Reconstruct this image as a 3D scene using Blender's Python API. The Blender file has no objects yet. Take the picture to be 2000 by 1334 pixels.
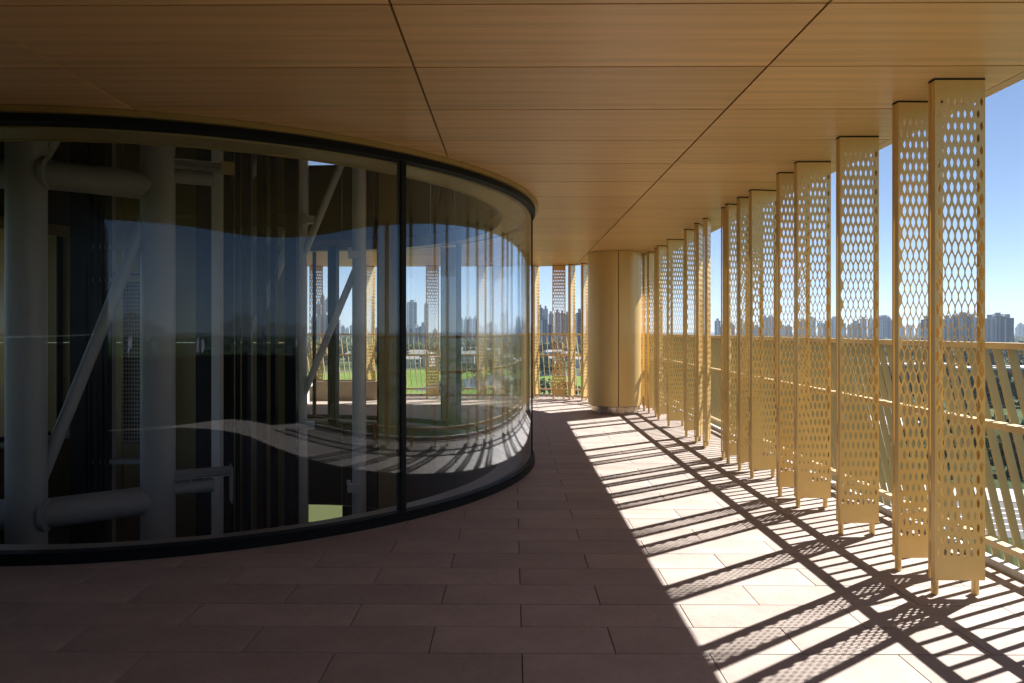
import bpy, bmesh, math, random
from mathutils import Vector, Matrix
random.seed(7)
R_ = math.radians
sc = bpy.context.scene
col = sc.collection

# ------------------------------------------------------------------ camera
F, EYE, VH = 1335.0, 1.545, 645.0          # focal length in photo pixels, eye height, horizon row
cam = bpy.data.cameras.new('camera')
cam_o = bpy.data.objects.new('camera', cam); col.objects.link(cam_o)
cam_o.location = (0, 0, EYE)
cam_o.rotation_euler = (R_(90), 0, R_(0.42))
cam.sensor_width = 36.0
cam.lens = F / 2000 * 36
cam.shift_y = (VH - 667) / 2000
cam.shift_x = 0.0039
cam.clip_start, cam.clip_end = 0.05, 30000
sc.camera = cam_o

# ------------------------------------------------------------------ light
SUN_AZ, SUN_EL = 35.2, 50.0                 # azimuth counted from +X towards +Y
world = bpy.data.worlds.new('World'); sc.world = world
world.use_nodes = True
wn = world.node_tree; wn.nodes.clear()
sky = wn.nodes.new('ShaderNodeTexSky'); sky.sky_type = 'NISHITA'
sky.sun_disc = False
sky.sun_elevation = R_(SUN_EL)
sky.sun_rotation = R_(90 - SUN_AZ)
sky.altitude = 2500; sky.air_density = 0.8; sky.dust_density = 0.1; sky.ozone_density = 2.5
bg = wn.nodes.new('ShaderNodeBackground'); bg.inputs['Strength'].default_value = 0.05
wo = wn.nodes.new('ShaderNodeOutputWorld')
wn.links.new(sky.outputs[0], bg.inputs[0]); wn.links.new(bg.outputs[0], wo.inputs[0])

sun = bpy.data.lights.new('sun', 'SUN'); sun.energy = 5.0; sun.angle = R_(0.45); sun.color = (1.0, 0.945, 0.87)
sun_o = bpy.data.objects.new('sun', sun); col.objects.link(sun_o)
sd = Vector((math.cos(R_(SUN_AZ)) * math.cos(R_(SUN_EL)), math.sin(R_(SUN_AZ)) * math.cos(R_(SUN_EL)), math.sin(R_(SUN_EL))))
sun_o.rotation_euler = sd.to_track_quat('Z', 'Y').to_euler()
sun_o.location = sd * 60

vs = sc.view_settings
vs.view_transform = 'Standard'; vs.look = 'None'; vs.gamma = 1.0; vs.use_curve_mapping = False
vs.exposure = 1.33
cy = sc.cycles
cy.max_bounces = 12; cy.diffuse_bounces = 8; cy.glossy_bounces = 6; cy.transparent_max_bounces = 32
cy.transmission_bounces = 6; cy.volume_bounces = 0
cy.caustics_reflective = False; cy.caustics_refractive = False
cy.sample_clamp_indirect = 6.0
cy.use_denoising = True

# ------------------------------------------------------------------ helpers
def ground_pt(u, v, z):
    """where the line of sight through a photo pixel meets the height z"""
    y = F * (EYE - z) / (v - VH)
    return Vector(((u - 1000) / F * y, y, z))

class MB:
    """collects faces for one mesh"""
    def __init__(s): s.v = []; s.f = []
    def add(s, vs_, fs):
        n = len(s.v); s.v += [tuple(p) for p in vs_]; s.f += [tuple(i + n for i in f) for f in fs]
    def box(s, x0, x1, y0, y1, z0, z1):
        s.add([(x0, y0, z0), (x1, y0, z0), (x1, y1, z0), (x0, y1, z0), (x0, y0, z1), (x1, y0, z1), (x1, y1, z1), (x0, y1, z1)],
              [(0, 3, 2, 1), (4, 5, 6, 7), (0, 1, 5, 4), (1, 2, 6, 5), (2, 3, 7, 6), (3, 0, 4, 7)])
    def rbox(s, c, ax, w, d, h):
        """box on the base point c, rotated ax about z"""
        ca, sa = math.cos(ax), math.sin(ax)
        P = []
        for z in (0, h):
            for (a, b) in ((-w / 2, -d / 2), (w / 2, -d / 2), (w / 2, d / 2), (-w / 2, d / 2)):
                P.append((c[0] + a * ca - b * sa, c[1] + a * sa + b * ca, c[2] + z))
        s.add(P, [(0, 3, 2, 1), (4, 5, 6, 7), (0, 1, 5, 4), (1, 2, 6, 5), (2, 3, 7, 6), (3, 0, 4, 7)])
    def tube(s, a, b, r, n=24, r2=None, caps=True):
        a, b = Vector(a), Vector(b); d = (b - a).normalized()
        e = Vector((0, 0, 1)) if abs(d.z) < .9 else Vector((1, 0, 0))
        p = d.cross(e).normalized(); q = d.cross(p); r2 = r if r2 is None else r2
        P = [a + (p * math.cos(t) + q * math.sin(t)) * r for t in [i * 2 * math.pi / n for i in range(n)]]
        P += [b + (p * math.cos(t) + q * math.sin(t)) * r2 for t in [i * 2 * math.pi / n for i in range(n)]]
        fs = [(i, (i + 1) % n, n + (i + 1) % n, n + i) for i in range(n)]
        if caps: fs += [tuple(range(n - 1, -1, -1)), tuple(range(n, 2 * n))]
        s.add(P, fs)
    def prism(s, poly, z0, z1):
        n = len(poly)
        P = [(p[0], p[1], z0) for p in poly] + [(p[0], p[1], z1) for p in poly]
        s.add(P, [tuple(range(n - 1, -1, -1)), tuple(range(n, 2 * n))] + [(i, (i + 1) % n, n + (i + 1) % n, n + i) for i in range(n)])
    def ring(s, cx, cyy, r0, r1, z0, z1, a0=0, a1=2 * math.pi, n=160):
        """part of an upright ring of rectangular section"""
        full = abs(a1 - a0 - 2 * math.pi) < 1e-6
        m = n if full else n + 1
        P = []
        for i in range(m):
            t = a0 + (a1 - a0) * i / n; c, q = math.cos(t), math.sin(t)
            for (r, z) in ((r0, z0), (r1, z0), (r1, z1), (r0, z1)):
                P.append((cx + r * c, cyy + r * q, z))
        fs = []
        for i in range(n):
            j = (i + 1) % m
            for k in range(4):
                l = (k + 1) % 4
                fs.append((i * 4 + k, j * 4 + k, j * 4 + l, i * 4 + l))
        if not full: fs += [(0, 3, 2, 1), ((m - 1) * 4, (m - 1) * 4 + 1, (m - 1) * 4 + 2, (m - 1) * 4 + 3)]
        s.add(P, fs)
    def sweep(s, pts, nrm, x0, x1, z0, z1):
        P = []
        for p, n in zip(pts, nrm):
            for (x, z) in ((x0, z0), (x1, z0), (x1, z1), (x0, z1)):
                P.append((p[0] + n[0] * x, p[1] + n[1] * x, z))
        fs = []
        for i in range(len(pts) - 1):
            for k in range(4):
                l = (k + 1) % 4
                fs.append((i * 4 + k, i * 4 + 4 + k, i * 4 + 4 + l, i * 4 + l))
        m = len(pts) - 1
        fs += [(0, 3, 2, 1), (m * 4, m * 4 + 1, m * 4 + 2, m * 4 + 3)]
        s.add(P, fs)
    def mesh(s, name, smooth=None, recalc=True):
        me = bpy.data.meshes.new(name); me.from_pydata(s.v, [], s.f); me.update()
        if recalc:
            bm = bmesh.new(); bm.from_mesh(me); bmesh.ops.recalc_face_normals(bm, faces=bm.faces); bm.to_mesh(me); bm.free()
        if smooth is not None:
            me.polygons.foreach_set('use_smooth', [True] * len(me.polygons))
            me.set_sharp_from_angle(angle=R_(smooth))
        return me
    def build(s, name, mat, parent=None, smooth=None, recalc=True):
        me = s.mesh(name, smooth, recalc)
        return link(name, me, mat, parent)

def link(name, me, mat, parent=None):
    o = bpy.data.objects.new(name, me); col.objects.link(o)
    if mat is not None and not me.materials: me.materials.append(mat)
    if parent: o.parent = parent
    return o
def tag(o, label=None, cat=None, group=None, kind=None):
    if label: o['label'] = label
    if cat: o['category'] = cat
    if group: o['group'] = group
    if kind: o['kind'] = kind
    return o
def empty(name, loc=(0, 0, 0), rz=0):
    o = bpy.data.objects.new(name, None); col.objects.link(o); o.location = loc; o.rotation_euler = (0, 0, rz)
    o.empty_display_size = .2
    return o
def copy_tree(o, parent=None):
    c = o.copy(); col.objects.link(c)
    if parent: c.parent = parent
    for ch in o.children: copy_tree(ch, c)
    return c
def box1(name, mat, parent, *a):
    m = MB(); m.box(*a); return m.build(name, mat, parent)

# ------------------------------------------------------------------ materials
def mat(name, color, rough=.5, metal=0., spec=.5):
    m = bpy.data.materials.new(name); m.use_nodes = True
    b = m.node_tree.nodes['Principled BSDF']
    b.inputs['Base Color'].default_value = (*color, 1); b.inputs['Roughness'].default_value = rough
    b.inputs['Metallic'].default_value = metal; b.inputs['Specular IOR Level'].default_value = spec
    return m
def nodes(m):
    nt = m.node_tree
    return nt, nt.nodes, nt.links, nt.nodes['Principled BSDF']
def coords(nt, scale, kind='Object'):
    tc = nt.nodes.new('ShaderNodeTexCoord'); mp = nt.nodes.new('ShaderNodeMapping')
    mp.inputs['Scale'].default_value = scale
    nt.links.new(tc.outputs[kind], mp.inputs[0]); return mp
def noise(nt, mp, scale, detail=4, rough=.55):
    n = nt.nodes.new('ShaderNodeTexNoise'); n.inputs['Scale'].default_value = scale
    n.inputs['Detail'].default_value = detail; n.inputs['Roughness'].default_value = rough
    nt.links.new(mp.outputs[0], n.inputs['Vector']); return n
def ramp(nt, fac, stops):
    r = nt.nodes.new('ShaderNodeValToRGB'); e = r.color_ramp.elements
    e[0].position, e[0].color = stops[0][0], (*stops[0][1], 1)
    e[1].position, e[1].color = stops[1][0], (*stops[1][1], 1)
    for p, c in stops[2:]:
        k = e.new(p); k.color = (*c, 1)
    nt.links.new(fac, r.inputs[0]); return r
def mix(nt, a, b, fac, mode='MIX'):
    x = nt.nodes.new('ShaderNodeMix'); x.data_type = 'RGBA'; x.blend_type = mode
    for s_, i in ((fac, 0), (a, 6), (b, 7)):
        if hasattr(s_, 'links'): nt.links.new(s_, x.inputs[i])
        elif isinstance(s_, tuple): x.inputs[i].default_value = (*s_, 1)
        else: x.inputs[i].default_value = s_
    return x.outputs[2]
def rand_tint(nt, colour, lo, hi):
    """each object a slightly different tone of the same colour"""
    oi = nt.nodes.new('ShaderNodeObjectInfo'); mr = nt.nodes.new('ShaderNodeMapRange')
    mr.inputs[3].default_value, mr.inputs[4].default_value = lo, hi
    nt.links.new(oi.outputs['Random'], mr.inputs[0])
    v = nt.nodes.new('ShaderNodeVectorMath'); v.operation = 'SCALE'
    nt.links.new(colour, v.inputs[0]); nt.links.new(mr.outputs[0], v.inputs['Scale']); return v.outputs[0]
def bump(nt, h, b, strength, dist=.002):
    bp = nt.nodes.new('ShaderNodeBump'); bp.inputs['Strength'].default_value = strength; bp.inputs['Distance'].default_value = dist
    nt.links.new(h, bp.inputs['Height']); nt.links.new(bp.outputs[0], b.inputs['Normal'])

M = {}
def wood():
    m = mat('wood_veneer', (.4, .23, .1), .36, 0, .5); nt, N, L, b = nodes(m)
    fine = noise(nt, coords(nt, (1.1, 95, 40)), 1.0, 6, .6)
    wide = noise(nt, coords(nt, (.35, 16, 6)), 1.0, 3, .5)
    c1 = ramp(nt, fine.outputs[0], [(.30, (.68, .405, .175)), (.66, (.80, .50, .225))])
    c2 = ramp(nt, wide.outputs[0], [(.3, (.82, .80, .78)), (.7, (1.06, 1.05, 1.04))])
    c = mix(nt, c1.outputs[0], c2.outputs[0], 1.0, 'MULTIPLY')
    L.new(rand_tint(nt, c, .90, 1.06), b.inputs['Base Color'])
    bump(nt, fine.outputs[0], b, .08, .001)
    return m
M['wood'] = wood()
def granite():
    m = mat('granite_paver', (.47, .42, .39), .62, 0, .35); nt, N, L, b = nodes(m)
    co = coords(nt, (1, 1, 1))
    speck = noise(nt, co, 260, 3, .7); blot = noise(nt, co, 3.2, 5, .6); dirt = noise(nt, co, 26, 4, .6)
    c1 = ramp(nt, speck.outputs[0], [(.33, (.24, .19, .172)), (.43, (.415, .355, .325)), (.60, (.445, .385, .355)), (.70, (.56, .50, .465))])
    c2 = ramp(nt, blot.outputs[0], [(.28, (.80, .785, .77)), (.72, (1.06, 1.06, 1.06))])
    c3 = ramp(nt, dirt.outputs[0], [(.30, (.88, .87, .86)), (.5, (1, 1, 1))])
    c = mix(nt, mix(nt, c1.outputs[0], c2.outputs[0], 1.0, 'MULTIPLY'), c3.outputs[0], .7, 'MULTIPLY')
    L.new(rand_tint(nt, c, .88, 1.06), b.inputs['Base Color'])
    rr = ramp(nt, blot.outputs[0], [(.3, (.52, .52, .52)), (.7, (.68, .68, .68))]); L.new(rr.outputs[0], b.inputs['Roughness'])
    bump(nt, speck.outputs[0], b, .25, .0015)
    return m
M['granite'] = granite()
def gold():
    m = mat('champagne_gold_paint', (.82, .60, .25), .38, .28, .5); nt, N, L, b = nodes(m)
    co = coords(nt, (1, 1, 1))
    n1 = noise(nt, co, 5, 4, .6)
    c = ramp(nt, n1.outputs[0], [(.3, (.80, .575, .235)), (.7, (.86, .63, .265))])
    st = noise(nt, coords(nt, (40, 40, 1.2)), 1.0, 3, .5); sr = ramp(nt, st.outputs[0], [(.3, (.975, .97, .965)), (.7, (1.01, 1.01, 1.01))])
    L.new(rand_tint(nt, mix(nt, c.outputs[0], sr.outputs[0], 1.0, 'MULTIPLY'), .93, 1.06), b.inputs['Base Color'])
    rr = ramp(nt, noise(nt, co, 18, 4, .6).outputs[0], [(.3, (.31, .31, .31)), (.7, (.42, .42, .42))]); L.new(rr.outputs[0], b.inputs['Roughness'])
    return m
M['gold'] = gold()
M['gold_satin'] = mat('satin_gold_cladding', (.76, .545, .225), .38, .2)
M['slat'] = mat('shade_toned_gold_slat', (.47, .385, .195), .45, .15)  # gold paint with shade and grey sky reflection mixed into its colour
M['rail'] = mat('sheen_toned_gold_rail', (.64, .51, .30), .38, .15)  # gold paint, base colour paled to imitate the sheen of grazing sun
M['steel'] = mat('brushed_steel', (.50, .42, .32), .26, .95)
M['black'] = mat('black_aluminium', (.010, .010, .010), .55, 0, .15)
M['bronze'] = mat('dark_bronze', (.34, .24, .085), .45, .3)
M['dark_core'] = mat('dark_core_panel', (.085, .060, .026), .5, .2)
M['olive'] = mat('olive_gold_trim', (.46, .345, .135), .4, .3)
M['trim_gold'] = mat('gold_edge_trim', (.40, .27, .085), .4, .3)
M['joint'] = mat('dark_joint', (.012, .009, .007), .8)
M['tube'] = mat('pale_steel_paint', (.30, .28, .25), .5)
M['tube_pale'] = mat('white_steel_paint', (.66, .63, .58), .4)
M['ledge'] = mat('grey_ledge', (.30, .265, .21), .45)
M['kerb'] = mat('white_kerb_stone', (.58, .57, .56), .6)
M['slab'] = mat('bedding_mortar', (.018, .015, .014), .9)
M['plaster'] = mat('tan_plaster', (.42, .34, .24), .8)
M['white'] = mat('white_paint', (.8, .8, .78), .5)
M['grey'] = mat('grey_paint', (.30, .31, .32), .6)
def screen_mat():
    m = mat('perforated_screen', (.35, .30, .24), .5, .4); nt, N, L, b = nodes(m)
    v = nt.nodes.new('ShaderNodeTexVoronoi'); v.inputs['Scale'].default_value = 26; v.inputs['Randomness'].default_value = .1
    L.new(coords(nt, (1, 1, .7)).outputs[0], v.inputs['Vector'])
    r = ramp(nt, v.outputs['Distance'], [(.34, (.015, .012, .01)), (.42, (.36, .31, .25))]); L.new(r.outputs[0], b.inputs['Base Color'])
    return m
M['screen'] = screen_mat()
def glass():
    m = bpy.data.materials.new('tinted_glass'); m.use_nodes = True
    nt = m.node_tree; nt.nodes.clear()
    out = nt.nodes.new('ShaderNodeOutputMaterial'); tr = nt.nodes.new('ShaderNodeBsdfTransparent'); gl = nt.nodes.new('ShaderNodeBsdfGlossy')
    tr.inputs[0].default_value = (.975, .98, .97, 1); gl.inputs['Roughness'].default_value = 0; gl.inputs[0].default_value = (.80, .90, 1, 1)
    lw = nt.nodes.new('ShaderNodeLayerWeight'); lw.inputs[0].default_value = .5
    pw = nt.nodes.new('ShaderNodeMath'); pw.operation = 'POWER'; pw.inputs[1].default_value = 2.4
    mr = nt.nodes.new('ShaderNodeMapRange'); mr.inputs[3].default_value = .028; mr.inputs[4].default_value = .95
    mx = nt.nodes.new('ShaderNodeMixShader')
    nt.links.new(lw.outputs['Facing'], pw.inputs[0]); nt.links.new(pw.outputs[0], mr.inputs[0])
    nt.links.new(mr.outputs[0], mx.inputs[0]); nt.links.new(tr.outputs[0], mx.inputs[1]); nt.links.new(gl.outputs[0], mx.inputs[2])
    nt.links.new(mx.outputs[0], out.inputs[0])
    return m
M['glass'] = glass()
def ground_mat():
    m = mat('far_ground', (.06, .08, .03), .95, 0, .1); nt, N, L, b = nodes(m)
    co = coords(nt, (1, 1, 1))
    a = noise(nt, co, .012, 5, .6); d = noise(nt, co, .08, 4, .6)
    c1 = ramp(nt, a.outputs[0], [(.35, (.030, .050, .018)), (.5, (.055, .085, .028)), (.60, (.16, .155, .135)), (.66, (.06, .08, .03))])
    c2 = ramp(nt, d.outputs[0], [(.3, (.6, .6, .6)), (.7, (1.2, 1.2, 1.2))])
    L.new(mix(nt, c1.outputs[0], c2.outputs[0], 1.0, 'MULTIPLY'), b.inputs['Base Color'])
    return m
M['ground'] = ground_mat()
def lawn_mat():
    m = mat('mown_lawn', (.11, .20, .03), .95, 0, .1); nt, N, L, b = nodes(m)
    co = coords(nt, (1, 1, 1)); a = noise(nt, co, .05, 4, .55); d = noise(nt, co, 1.4, 3, .6)
    c1 = ramp(nt, a.outputs[0], [(.3, (.085, .165, .022)), (.7, (.17, .25, .05))])
    c2 = ramp(nt, d.outputs[0], [(.3, (.8, .8, .8)), (.7, (1.12, 1.12, 1.12))])
    L.new(mix(nt, c1.outputs[0], c2.outputs[0], 1.0, 'MULTIPLY'), b.inputs['Base Color'])
    return m
M['lawn'] = lawn_mat()
M['meadow'] = mat('dry_meadow', (.065, .075, .026), .95, 0, .1)
M['water'] = mat('pond_water', (.05, .075, .09), .12, 0, .8)
M['asphalt'] = mat('asphalt', (.09, .09, .095), .85)
M['concrete'] = mat('pale_concrete', (.42, .42, .43), .8)
def leaf_mat(name, c0, c1):
    m = mat(name, c0, .8, 0, .2); nt, N, L, b = nodes(m)
    a = noise(nt, coords(nt, (1, 1, 1)), .9, 3, .6)
    r = ramp(nt, a.outputs[0], [(.35, c0), (.65, c1)])
    L.new(rand_tint(nt, r.outputs[0], .75, 1.25), b.inputs['Base Color'])
    return m
M['leaf'] = leaf_mat('dark_foliage', (.028, .050, .014), (.065, .105, .030))
M['leaf2'] = leaf_mat('light_foliage', (.055, .09, .02), (.11, .16, .045))
M['bark'] = mat('bark', (.06, .045, .03), .9)
M['rock'] = mat('far_rock', (.10, .11, .09), .95)
def facade(name, wall, win, sx=.32, sz=.32, fx=.45, fz=.5):
    """rows of windows too far away to build one by one"""
    m = mat(name, wall, .6); nt, N, L, b = nodes(m)
    tc = nt.nodes.new('ShaderNodeTexCoord'); sp = nt.nodes.new('ShaderNodeSeparateXYZ'); L.new(tc.outputs['Object'], sp.inputs[0])
    def mth(op, a, v=None):
        n = nt.nodes.new('ShaderNodeMath'); n.operation = op
        if hasattr(a, 'links'): L.new(a, n.inputs[0])
        else: n.inputs[0].default_value = a
        if v is not None:
            if hasattr(v, 'links'): L.new(v, n.inputs[1])
            else: n.inputs[1].default_value = v
        return n.outputs[0]
    hx = mth('ADD', sp.outputs[0], sp.outputs[1])
    gx = mth('LESS_THAN', mth('FRACT', mth('MULTIPLY', hx, sx)), fx)
    gz = mth('LESS_THAN', mth('FRACT', mth('MULTIPLY', sp.outputs[2], sz)), fz)
    c = mix(nt, wall, win, mth('MULTIPLY', gx, gz))
    L.new(rand_tint(nt, c, .85, 1.15), b.inputs['Base Color'])
    return m
M['tower_grey'] = facade('grey_tower_facade', (.25, .28, .35), (.04, .06, .10), .22, .33, .5, .6)  # tower colours tinted blue: sky-lit shade of the backlit sides painted in
M['tower_dark'] = facade('dark_tower_facade', (.10, .12, .17), (.03, .04, .07), .25, .33, .5, .6)
M['tower_white'] = facade('white_tower_facade', (.56, .58, .63), (.12, .15, .21), .2, .33, .45, .55)
M['red_brick'] = facade('red_brick_facade', (.20, .065, .045), (.06, .06, .07), .25, .3, .35, .45)
M['villa'] = mat('white_villa_wall', (.62, .61, .58), .7)
M['roof'] = mat('grey_villa_roof', (.22, .22, .23), .7)
M['pane'] = mat('dark_window', (.04, .05, .06), .2)

# ------------------------------------------------------------------ plan of the terrace
CX, CY, RB = -3.5, 8.2, 3.76                # middle and radius of the round glass room
RG = 3.72
ZC = 3.01                                   # ceiling height
XE = 2.98                                   # ceiling edge on the sunny side

def clamp_out(p, r):
    """push a plan point out of the round room"""
    d = Vector((p[0] - CX, p[1] - CY)); l = d.length
    if l < r: d = d / max(l, 1e-6) * r; return (CX + d.x, CY + d.y)
    return p
def corner_in(p, c, rx, ry, sy):
    """pull a plan point inside a rounded corner of the terrace"""
    dx, dy = p[0] - c[0], (p[1] - c[1]) * sy
    if dx > 0 and dy > 0:
        k = math.hypot(dx / rx, dy / ry)
        if k > 1: return (c[0] + dx / k, c[1] + dy / k * sy)
    return p
def shape_plate(x0, x1, y0, y1, rin, far_c, near_c, xmax, far_r, near_r, ymax, ymin):
    """rectangle cut by the round room and by the rounded ends; None when nothing is left"""
    x1 = min(x1, xmax); y1 = min(y1, ymax); y0 = max(y0, ymin)
    if x1 - x0 < .02 or y1 - y0 < .02: return None
    cs = [(x0, y0), (x1, y0), (x1, y1), (x0, y1)]
    near = any(math.hypot(c[0] - CX, c[1] - CY) < rin + .05 for c in cs) or (x0 - .05 < CX < x1 + .05 and abs(min(max(CY, y0), y1) - CY) < rin) \
        or math.hypot(min(max(CX, x0), x1) - CX, min(max(CY, y0), y1) - CY) < rin
    cornered = (x1 > far_c[0] and y1 > far_c[1]) or (x1 > near_c[0] and y0 < near_c[1])
    if not near and not cornered: return cs
    P = []
    for i in range(4):
        a, b = cs[i], cs[(i + 1) % 4]; n = max(2, int(math.hypot(b[0] - a[0], b[1] - a[1]) / .04))
        P += [(a[0] + (b[0] - a[0]) * k / n, a[1] + (b[1] - a[1]) * k / n) for k in range(n)]
    if all(math.hypot(p[0] - CX, p[1] - CY) < rin for p in P): return None
    Q = []
    for p in P:
        p = clamp_out(p, rin)
        p = corner_in(p, far_c, *far_r, 1); p = corner_in(p, near_c, *near_r, -1)
        if not Q or math.hypot(p[0] - Q[-1][0], p[1] - Q[-1][1]) > .004: Q.append(p)
    if len(Q) > 2 and math.hypot(Q[0][0] - Q[-1][0], Q[0][1] - Q[-1][1]) < .004: Q.pop()
    area = abs(sum(Q[i][0] * Q[(i + 1) % len(Q)][1] - Q[(i + 1) % len(Q)][0] * Q[i][1] for i in range(len(Q)))) / 2 if len(Q) > 2 else 0
    return Q if area > .006 else None

# ------------------------------------------------------------------ floor: slab and granite pavers
floor = empty('floor'); tag(floor, kind='structure')
mb = MB()
edge = [(-9, -2.6), (3.19, -2.6), (3.19, 16.5), (-9, 16.5)]
for i in range(4):
    a, b = edge[i], edge[(i + 1) % 4]; n = int(math.hypot(a[0] - b[0], a[1] - b[1]) / .6)
    for k in range(n):
        p, q = [(a[0] + (b[0] - a[0]) * (k + e) / n, a[1] + (b[1] - a[1]) * (k + e) / n) for e in (0, 1)]
        hp, hq = [tuple(Vector((CX, CY)) + (Vector(e) - Vector((CX, CY))).normalized() * 3.79) for e in (p, q)]
        mb.add([(*e, z) for z in (-.012, -.35) for e in (p, q, hq, hp)], [(0, 1, 2, 3), (4, 7, 6, 5), (0, 4, 5, 1), (3, 2, 6, 7)])
mb.ring(CX, CY, 3.464, 3.81, -.60, -.022); slab = mb.build('slab', M['slab'], floor)
TW, TD, GAP = .8955, .2925, .0030
loose = MB(); n_t = 0
for r in range(-22, 45):
    y0 = 3.269 + r * TD
    off = .043 if r % 2 else .491
    for k in range(-11, 5):
        x0 = off + k * TW
        q = shape_plate(x0 + GAP, x0 + TW - GAP, y0 + GAP, y0 + TD - GAP, 3.55, (.3, 13.3), (.3, 1.0), 3.128, (2.828, 2.75), (2.828, 3.3), 16.1, -2.3)
        if q is None: continue
        cxm = sum(p[0] for p in q) / len(q); cym = sum(p[1] for p in q) / len(q)
        vis = 2.6 < y0 < 9.2 and cxm > -cym * .8 - .5
        if vis and n_t < 298:
            n_t += 1
            t = MB(); t.prism([(p[0] - cxm, p[1] - cym) for p in q], -.03, random.uniform(-.0006, .0006))
            o = t.build('paver', M['granite'], floor); o.location = (cxm, cym, 0)
        else: loose.prism(q, -.03, random.uniform(-.0006, .0006))
o = loose.build('far_pavers', M['granite'], floor); tag(o, kind='stuff')

# ------------------------------------------------------------------ ceiling: wood panels with dark joints
ceil = empty('ceiling'); tag(ceil, kind='structure')
XS = [-8.412, -6.447, -4.482, -2.517, -.552, 1.413, 2.896]
YS = [3.071 + .7345 * k for k in range(-6, 14)] + [13.4, 14.2, 15.0, 15.8]
g = .0065
FC, FR, NC, NR = (.3, 13.2), (2.68, 2.5), (.3, 2.1), (2.68, 2.7)
def cplate(x0, x1, y0, y1, xm=XE, inset=0):
    return shape_plate(x0, x1, y0, y1, 3.80, FC, NC, xm, (FR[0] - inset, FR[1] - inset), (NR[0] - inset, NR[1] - inset), 15.7 - inset, -.6 + inset)
for i in range(len(XS) - 1):
    for j in range(len(YS) - 1):
        gy = g * (2.2 if abs(YS[j] - 12.62) < .05 else 1)
        q = cplate(XS[i] + g, XS[i + 1] - g, YS[j] + gy, YS[j + 1] - (g * 1.6 if abs(YS[j + 1] - 12.62) < .05 else g), 2.891, .09)
        if q is None: continue
        cxm = sum(p[0] for p in q) / len(q); cym = sum(p[1] for p in q) / len(q)
        t = MB(); t.prism([(p[0] - cxm, p[1] - cym) for p in q], ZC, ZC + .02)
        o = t.build('ceiling_panel', M['wood'], ceil); o.location = (cxm, cym, 0)
# outline of the roof edge
def outline(d):
    P = [(-9, -.6 + d)]
    for k in range(25):
        a = R_(-90 + 90 * k / 24); P.append((NC[0] + (NR[0] - d) * math.cos(a), NC[1] + (NR[1] - d) * math.sin(a)))
    for k in range(25):
        a = R_(90 * k / 24); P.append((FC[0] + (FR[0] - d) * math.cos(a), FC[1] + (FR[1] - d) * math.sin(a)))
    P.append((-9, FC[1] + FR[1] - d)); return P
po, pi_ = outline(0), outline(.084)
mb = MB()
n = len(po)
for i in range(n - 1):
    a, b, c, d = po[i], po[i + 1], pi_[i + 1], pi_[i]
    mb.add([(*a, ZC), (*b, ZC), (*c, ZC), (*d, ZC), (*a, ZC + .34), (*b, ZC + .34), (*c, ZC + .34), (*d, ZC + .34)],
           [(0, 1, 2, 3), (4, 7, 6, 5), (0, 4, 5, 1), (3, 2, 6, 7)])
mb.build('edge_fascia', M['wood'], ceil, recalc=True)
# roof slab above the panels, with the round hole for the glass room
mb = MB()
Pv = [(*p, ZC + .024) for p in outline(.05)]
m_ = len(Pv)
def to_hole(p):
    d = Vector((p[0] - CX, p[1] - CY)).normalized(); return (CX + d.x * 3.7, CY + d.y * 3.7)
left_pts = [(-9, 14 - k) for k in range(14)]
loop = [(p[0], p[1]) for p in Pv] + [(-9, y) for y in (14, 11, 8.2, 5, 2)]
for i in range(len(loop)):
    a, b = loop[i], loop[(i + 1) % len(loop)]
    steps = max(1, int(math.hypot(a[0] - b[0], a[1] - b[1]) / .6))
    for k in range(steps):
        p = (a[0] + (b[0] - a[0]) * k / steps, a[1] + (b[1] - a[1]) * k / steps)
        q = (a[0] + (b[0] - a[0]) * (k + 1) / steps, a[1] + (b[1] - a[1]) * (k + 1) / steps)
        hp, hq = to_hole(p), to_hole(q)
        mb.add([(*p, ZC + .024), (*q, ZC + .024), (*hq, ZC + .024), (*hp, ZC + .024), (*p, ZC + .3), (*q, ZC + .3), (*hq, ZC + .3), (*hp, ZC + .3)],
               [(0, 1, 2, 3), (4, 7, 6, 5), (0, 4, 5, 1), (3, 2, 6, 7)])
mb.build('roof_slab', M['joint'], ceil)

# ------------------------------------------------------------------ round glass room
gw = empty('round_glass_wall', (CX, CY, 0))
tag(gw, 'tall curved glass wall of the round room with black frame', 'glass wall')
mb = MB(); mb.ring(0, 0, 3.62, RB, .002, .055); mb.ring(0, 0, 3.66, 3.745, .055, .075); mb.build('base_channel', M['black'], gw, smooth=40)
mb = MB(); mb.ring(0, 0, 3.64, 3.765, 2.915, 2.966); mb.build('top_channel', M['black'], gw, smooth=40)
mb = MB(); mb.ring(0, 0, 3.60, 3.80, 2.968, 3.008); mb.build('edge_trim', M['trim_gold'], gw, smooth=40)
mb = MB(); mb.ring(0, 0, 3.38, 3.64, 2.90, 2.93); mb.build('soffit_ring', M['olive'], gw, smooth=40)
mb = MB(); mb.ring(0, 0, 3.36, 3.38, 2.89, 3.05); mb.build('soffit_lip', M['bronze'], gw, smooth=40)
mb = MB(); mb.ring(0, 0, 3.36, 3.66, -.02, .02); mb.build('sill_ledge', M['ledge'], gw, smooth=40)
a_m = math.atan2(5.55 - CY, -.90 - CX)                                     # the joint seen from the terrace
da = math.pi / 4
for k in range(8):
    a0 = a_m + k * da
    mb = MB(); mb.ring(0, 0, RG - .012, RG, .07, 2.92, a0 + .003, a0 + da - .003, 40); mb.build('glass_pane', M['glass'], gw, smooth=40)
    c = Vector((math.cos(a0), math.sin(a0)))
    mb = MB(); mb.rbox((c.x * 3.70, c.y * 3.70, .06), a0, .07, .046, 2.86); mb.build('mullion', M['black'], gw)

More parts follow.
